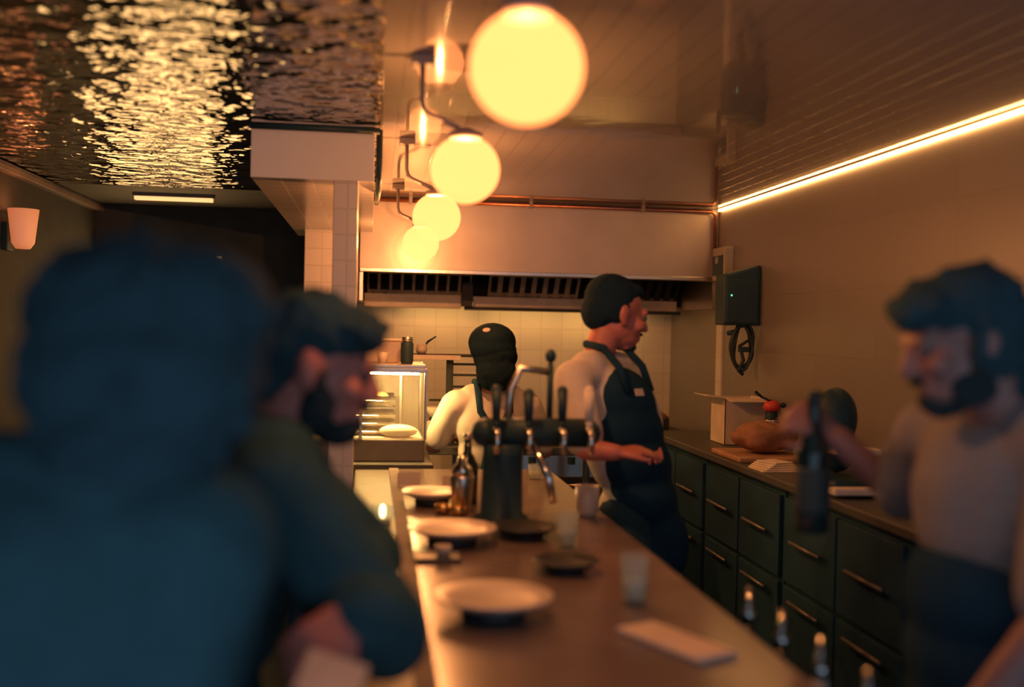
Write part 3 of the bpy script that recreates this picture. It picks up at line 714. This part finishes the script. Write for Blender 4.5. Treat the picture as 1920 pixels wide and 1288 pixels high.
def person(label, hip, chest, headc, hyaw, hpitch, byaw, arms, feet, skin, top, topmat, sleeve=1.0, sw=.20, thick=.012, hroll=0,
           hk=1.0, group=None, voxel=.007, knees=None):
    hip, chest, headc = Vector(hip), Vector(chest), Vector(headc)
    t = thing('person', label, 'person', (hip.x, hip.y, 0), group)
    fw = Vector((-math.sin(byaw), math.cos(byaw), 0)); rt = Vector((fw.y, -fw.x, 0))
    up = (chest - hip).normalized()
    bq = Matrix((rt, up.cross(rt).normalized(), up)).transposed().to_4x4()
    mh = Matrix.Translation(headc) @ rotm(hyaw, hpitch, hroll)
    spine = lambda s: hip.lerp(chest, s)
    SH = [chest - rt * sw, chest + rt * sw]
    HP = [hip - rt * .085, hip + rt * .085]
    def torso(g, e):
        g.ell(hip, (.155 + e, .11 + e, .12 + e), rot=bq); g.ell(spine(.45), (.145 + e, .105 + e, .17 + e), rot=bq)
        g.ell(spine(.78), (.165 + e, .118 + e, .17 + e), rot=bq)
        g.cap(SH[0], SH[1], .055 + e, .055 + e)
        g.cap(SH[0] * .55 + chest * .45 + Vector((0, 0, .035)), SH[1] * .55 + chest * .45 + Vector((0, 0, .035)), .048 + e)
    def arm(g, i, e, frac):
        if arms[i] is None: return
        el, wr = Vector(arms[i][0]), Vector(arms[i][1])
        if frac <= .55:
            g.cap(SH[i], SH[i].lerp(el, frac / .55 * .92), .054 + e, .046 + e * 1.3)
        else:
            g.chain([SH[i], SH[i].lerp(el, .5), el], [.054 + e, .048 + e, .04 + e])
            g.cap(el, el.lerp(wr, min(1, (frac - .55) / .45)), .04 + e, .029 + e)
    def leg(g, i, e, frac=1.0):
        ft = Vector(feet[i]); kn = (HP[i] + ft) / 2 + fw * .025 + Vector((0, 0, .02))
        an = ft + Vector((0, 0, .085))
        g.chain([HP[i], HP[i].lerp(kn, .5), kn], [.092 + e, .076 + e, .056 + e]); g.chain([kn, kn.lerp(an, .35), an], [.054 + e, .056 + e, .036 + e])
    # body: one continuous surface
    g = G(); torso(g, 0)
    for i in (0, 1):
        arm(g, i, 0, 1.0); leg(g, i, 0)
        ft = Vector(feet[i]); g.cap(ft + Vector((0, 0, .05)) - fw * .03, ft + fw * .15 + Vector((0, 0, .035)), .036, .028)
        if arms[i] is not None and len(arms[i]) > 2:
            hd = arms[i][2]; hand(g, arms[i][1], hd['f'], hd['b'], hd.get('curl', .5), hd.get('side', 1 if i == 0 else -1), hd.get('sc', 1.0))
    P = head(g, mh, hk)
    g.chain([P(0, -.02, -.07), P(0, -.035, -.13), chest + Vector((0, 0, .05)) - fw * .01], [.056 * hk, .055, .062])
    g.build('body', skin, t, voxel=voxel, relax=2)
    for s_ in (-1, 1): G().ell(P(s_ * .033, .086, .002), .0105 * hk, sub=3).build('eye', M['eye'], t, smooth=True)
    # clothes
    g = G(); torso(g, thick)
    for i in (0, 1): arm(g, i, thick, sleeve)
    if top == 'coat': g.ell(hip + Vector((0, 0, -.16)), (.185, .15, .30), rot=bq).ell(hip + Vector((0, 0, -.34)), (.19, .155, .22), rot=bq)
    g.build(top, topmat, t, voxel=.009, relax=4, wob=.006, wobs=11)
    g = G(); g.ell(hip, (.163, .118, .10), rot=bq)
    for i in (0, 1): leg(g, i, .012)
    g.build('trousers', M['trousers'], t, voxel=.012, relax=3)
    for i in (0, 1):
        ft = Vector(feet[i])
        G().cap(ft + Vector((0, 0, .046)) - fw * .035, ft + fw * .155 + Vector((0, 0, .04)), .046, .038).box(ft.x - .05, ft.x + .05, ft.y - .05, ft.y + .05, .001, .02).build('shoe', M['shoe'], t, voxel=.01, relax=2)
    t_ = dict(root=t, P=P, mh=mh, q=mh.to_3x3().to_4x4(), fw=fw, rt=rt, up=up, bq=bq, spine=spine, SH=SH, hip=hip, chest=chest, torso=torso)
    return t_

def hairdo(p, pieces, mt, voxel=.008, wob=.0, wobs=30, name='hair', curls=0, cr=(.02, .035), k=1.0, relax=2):
    g = G()
    for c, r in pieces: g.ell(p['P'](*c), tuple(v * k for v in r), rot=p['q'])
    rnd = random.Random(len(pieces) * 13 + curls)
    for i in range(curls):
        c, r = pieces[i % len(pieces)]
        v = Vector((rnd.gauss(0, 1), rnd.gauss(0, 1), rnd.gauss(0, 1))).normalized()
        pos = Vector(c) + Vector((v.x * r[0], v.y * r[1], v.z * r[2])) * .95
        g.ell(p['P'](*pos), rnd.uniform(*cr), sub=2)
    return g.build(name, mt, p['root'], voxel=voxel, relax=relax, wob=wob, wobs=wobs)

def sew_on(o, cloth, start):
    # lay a small badge flat on the cloth, where a line running down the room first meets it
    bpy.context.view_layer.update()
    ok, p, n, _ = cloth.ray_cast(Vector(start) - LOC[cloth], Vector((0, 1, 0)))
    if ok:
        o.data.transform(Matrix.Translation(LOC[cloth]))
        x = Vector((0, 0, 1)).cross(n).normalized(); y = n.cross(x)
        o.matrix_local = Matrix.Translation(p + n * .001) @ Matrix((x, y, n)).transposed().to_4x4()
    else: print('badge missed', start)

# 1 - dark figure close on the left, back turned
p1 = person('person close on the left in a dark coat, back turned, big dark curly hair', (-.42, 1.22, .93), (-.36, 1.28, 1.40), (-.25, 1.33, 1.61), -.25, -.1, -.35,
            [((-.66, 1.32, 1.12), (-.50, 1.52, 1.02), dict(f=(.4, .8, .2), b=(0, -.3, 1))), ((-.25, 1.20, 1.14), (-.36, 1.46, 1.06), dict(f=(-.3, .9, .1), b=(0, -.2, 1)))],
            [(-.50, 1.16, 0), (-.32, 1.12, 0)], M['skin'], 'coat', M['coat'], thick=.038, sw=.185, voxel=.009)
hairdo(p1, [((0, -.03, .04), (.118, .125, .10)), ((-.035, -.05, -.03), (.108, .105, .11)), ((.035, -.05, -.03), (.108, .105, .11)), ((.06, -.03, .045), (.085, .1, .085)), ((-.06, -.03, .045), (.085, .1, .085)), ((0, -.07, -.12), (.118, .08, .09))], M['hair'], curls=220, cr=(.010, .018), wob=.006, wobs=45)
G().tube([p1['P'](.10 * math.cos(a), -.03 + .09 * math.sin(a), -.20) for a in [2 * PI * k / 24 for k in range(25)]], .035, 10).build('collar', M['coat'], p1['root'], voxel=.01, relax=3)

# 2 - bearded man leaning on the bar, profile to the right
p2 = person('bearded man in a dark coat leaning on the bar, profile towards the right', (-.36, 2.02, .95), (-.185, 2.02, 1.365), (-.095, 2.0, 1.575), -PI / 2 - .05, -.25, -PI / 2 + .15,
            [((.0, 2.26, 1.16), (-.06, 2.06, 1.17), dict(f=(0, -.9, .2), b=(0, 0, 1))),
             ((.03, 1.76, 1.145), (-.02, 1.675, 1.205), dict(f=(-.5, -.45, -.35), b=(.25, -.75, .7), curl=.75, side=-1, sc=1.0))],
            [(-.42, 2.15, 0), (-.38, 1.90, 0)], M['skin_warm'], 'coat', M['coat'], sleeve=.86, thick=.04, sw=.20, hk=1.04)
hairdo(p2, [((0, -.02, .055), (.084, .102, .078)), ((0, -.055, .02), (.083, .068, .08)), ((0, .055, .075), (.068, .05, .036)), ((0, -.07, -.045), (.062, .04, .045))], M['hair'], curls=130, cr=(.009, .017), wob=.004, wobs=50, k=1.02)
hairdo(p2, [((0, .055, -.098), (.042, .048, .036)), ((-.05, .022, -.07), (.02, .032, .045)), ((.05, .022, -.07), (.02, .032, .045)), ((0, .088, -.088), (.026, .018, .022)), ((0, .101, -.049), (.026, .010, .009)), ((-.066, .012, -.03), (.012, .014, .035)), ((.066, .012, -.03), (.012, .014, .035))],
       M['beard'], name='beard', voxel=.006, wob=.003, wobs=80, k=1.06)
for sx in (-.034, .034): hairdo(p2, [((sx, .097, .020), (.019, .008, .006))], M['beard'], name='eyebrow', voxel=.003, relax=0)
G().tube([p2['P'](.075 * math.cos(a), -.04 + .085 * math.sin(a), -.175) for a in [2 * PI * k / 24 for k in range(25)]], .030, 10).build('collar', M['coat'], p2['root'], voxel=.01, relax=3)
tag(G().box(-.09, .0, 1.46, 1.555, 1.153, 1.155, rot=(.35, .30, -.1)).build('menu_card', M['napkin'], loc=(-.045, 1.51, 1.158)), 'pale menu card held under the bearded man\'s hand', 'card')

# 3 - person with a black cap behind the tap tower, seen from behind
p3 = person('person in a black cap and white T-shirt seen from behind, beyond the taps', (.56, 4.92, .92), (.555, 4.86, 1.30), (.545, 4.85, 1.535), -.02, -.2, .1,
            [((.30, 4.95, 1.10), (.38, 5.12, 1.12), dict(f=(.3, .9, 0), b=(0, 0, 1))), ((.82, 4.95, 1.08), (.72, 5.12, 1.12), dict(f=(-.3, .9, 0), b=(0, 0, 1)))],
            [(.46, 4.95, 0), (.68, 4.95, 0)], M['skin'], 'shirt', M['tee'], sleeve=.5, sw=.17, hk=1.0)
hairdo(p3, [((.016, -.05, -.02), (.094, .075, .09)), ((.018, -.065, -.10), (.086, .058, .085)), ((.055, -.03, -.05), (.05, .06, .08)), ((-.01, -.045, -.05), (.058, .06, .08))], M['hair_dark'], wob=.004, wobs=40, k=1.08)
cp = hairdo(p3, [((.004, -.02, .045), (.104, .116, .085)), ((.004, -.055, .01), (.100, .078, .075))], M['cap'], name='cap', k=1.06)
g = G(); g.ell(p3['P'](0, .13, .045), (.075, .085, .010), rot=p3['q']); g.build('peak', M['cap'], cp, smooth=True)
sew_on(G().ell((0, 0, 0), (.019, .013, .005)).build('emblem', M['print'], cp, smooth=True), cp, (.512, 4.4, 1.640))
for x in (-.075, .075):
    pts = [p3['chest'] + p3['rt'] * x + Vector((0, .06, .10)), p3['chest'] + p3['rt'] * x + Vector((0, -.05, .10)), p3['chest'] + p3['rt'] * x * .9 + Vector((0, -.145, -.02)), p3['spine'](.45) - p3['fw'] * .14 - p3['rt'] * x * .6, p3['hip'] - p3['fw'] * .14 - p3['rt'] * x]
    G().tube(pts, .016, 10).build('apron_strap', M['apron'], p3['root'], smooth=True)
g = G(); g.ell(p3['hip'] + Vector((0, 0, -.04)), (.185, .135, .19), rot=p3['bq']); g.build('apron', M['apron'], p3['root'], voxel=.01, relax=3)

# 4 - chef, profile to the right
p4 = person('chef with short dark hair in white T-shirt and black apron, profile to the right', (.99, 3.86, .98), (.85, 3.86, 1.475), (.90, 3.87, 1.715), -PI / 2 + .22, -.2, -PI / 2 - .75,
            [((1.09, 4.06, 1.24), (1.02, 3.84, 1.225), dict(f=(-.1, -.95, 0), b=(0, 0, 1))),
             ((.74, 3.60, 1.24), (.835, 3.55, 1.235), dict(f=(1, .1, .08), b=(.1, -.25, 1), curl=.35, side=1))],
            [(1.03, 4.0, 0), (1.0, 3.72, 0)], M['skin_warm'], 'shirt', M['tee'], sleeve=.5, sw=.205, hk=1.13, thick=.018)
hairdo(p4, [((0, -.028, .045), (.079, .094, .082)), ((0, -.065, .0), (.070, .058, .075)), ((0, .025, .082), (.058, .055, .03)), ((.06, -.03, .01), (.022, .05, .05)), ((-.06, -.03, .01), (.022, .05, .05))], M['hair_short'], wob=.002, wobs=90, k=1.11)
hairdo(p4, [((0, .064, -.098), (.030, .030, .020)), ((0, .1, -.05), (.02, .008, .006))], M['beard'], name='beard', voxel=.005, k=1.14)
g = G()
for s_, e in ((.10, .0), (.38, .012), (.62, .012), (.80, .0)):
    c = p4['spine'](s_) + p4['fw'] * (.055 if s_ > .2 else .045)
    g.ell(c, (.155 + e, .115, .15), rot=p4['bq'])
g.ell(p4['hip'] + p4['fw'] * .03 + Vector((0, 0, -.12)), (.175, .125, .2))
g.ell(p4['hip'] + p4['fw'] * .03 + Vector((0, 0, -.32)), (.17, .11, .2))
ap = g.build('apron', M['apron'], p4['root'], voxel=.01, relax=5)
pc = p4['chest']
for s_ in (-1, 1):
    pts = [p4['spine'](.95) + p4['fw'] * .15 + p4['rt'] * s_ * .085 + Vector((0, 0, -.02)), pc + p4['fw'] * .12 + p4['rt'] * s_ * .085 + Vector((0, 0, .045)), pc + p4['fw'] * .05 + p4['rt'] * s_ * .08 + Vector((0, 0, .112)), pc - p4['fw'] * .04 + p4['rt'] * s_ * .055 + Vector((0, 0, .125)), pc - p4['fw'] * .07 + Vector((0, 0, .12))]
    G().tube(pts, .014, 10).build('strap', M['apron'], ap, smooth=True)
e = G()
for k in range(3): e.box(-.020 + k * .015, -.011 + k * .015, -.012, .010, -.002, .003)
e.box(-.020, .019, .010, .014, -.002, .003)
sew_on(e.build('emblem', M['paper'], ap), ap, (.955, 3.2, 1.43))

# 5 - bartender at the right edge, profile to the left
p5 = person('bartender in a shade-darkened white T-shirt at the right edge, looking down to the left', (1.16, 1.82, .97), (1.145, 1.82, 1.455), (1.04, 1.77, 1.650), PI / 2 - .1, -.3, PI / 2 + .1,
            [((1.10, 1.58, 1.20), (.98, 1.62, 1.02), dict(f=(-.7, 0, -.6), b=(-.4, -.6, .5))),
             ((1.16, 2.20, 1.30), (1.015, 2.215, 1.425), dict(f=(-.75, -.1, .45), b=(.3, -.9, .3), curl=1.0, side=-1))],
            [(1.16, 1.72, 0), (1.18, 1.95, 0)], M['skin_shaded'], 'shirt', M['tee_shaded'], sleeve=.5, sw=.205, hk=1.03, thick=.02)
hairdo(p5, [((0, -.02, .05), (.084, .10, .078)), ((0, .05, .075), (.066, .052, .04)), ((0, .085, .062), (.05, .022, .022)), ((0, -.075, -.03), (.076, .05, .08)), ((0, -.05, .02), (.086, .07, .08)), ((-.066, -.03, -.02), (.022, .045, .06)), ((.066, -.03, -.02), (.022, .045, .06)), ((0, -.07, -.10), (.06, .035, .05))], M['hair'], curls=130, cr=(.010, .018), wob=.004, wobs=45, k=1.0)
hairdo(p5, [((0, .056, -.100), (.036, .040, .024)), ((-.046, .022, -.078), (.016, .042, .036)), ((.046, .022, -.078), (.016, .042, .036)), ((-.062, .008, -.04), (.014, .018, .04)), ((.062, .008, -.04), (.014, .018, .04)), ((0, .086, -.088), (.024, .018, .018)), ((0, .1, -.05), (.024, .010, .008))], M['beard'], name='beard', voxel=.006, k=1.05, wob=.003, wobs=80)
g = G()
for s_ in (.0, .2, .42): g.ell(p5['spine'](s_) + p5['fw'] * .035, (.17, .125, .14), rot=p5['bq'])
g.ell(p5['hip'] + p5['fw'] * .03 + Vector((0, 0, -.2)), (.18, .12, .26))
g.build('apron', M['apron'], p5['root'], voxel=.01, relax=4)
bxy = (.955, 2.20)
t = thing('wine_bottle', 'dark wine bottle held upright by the bartender', 'bottle', (bxy[0], bxy[1], 1.235))
G().lathe((bxy[0], bxy[1], 1.225), [(.034, 0), (.037, .008), (.037, .165), (.034, .185), (.016, .225), (.0145, .29), (.016, .293), (.016, .305), (0, .306)]).build('glass_body', M['bottle'], t, smooth=True)
G().lathe((bxy[0], bxy[1], 1.225), [(.0376, .04), (.0378, .05), (.0378, .13), (.0376, .14)]).build('paper_label', M['label_paper'], t, smooth=True)
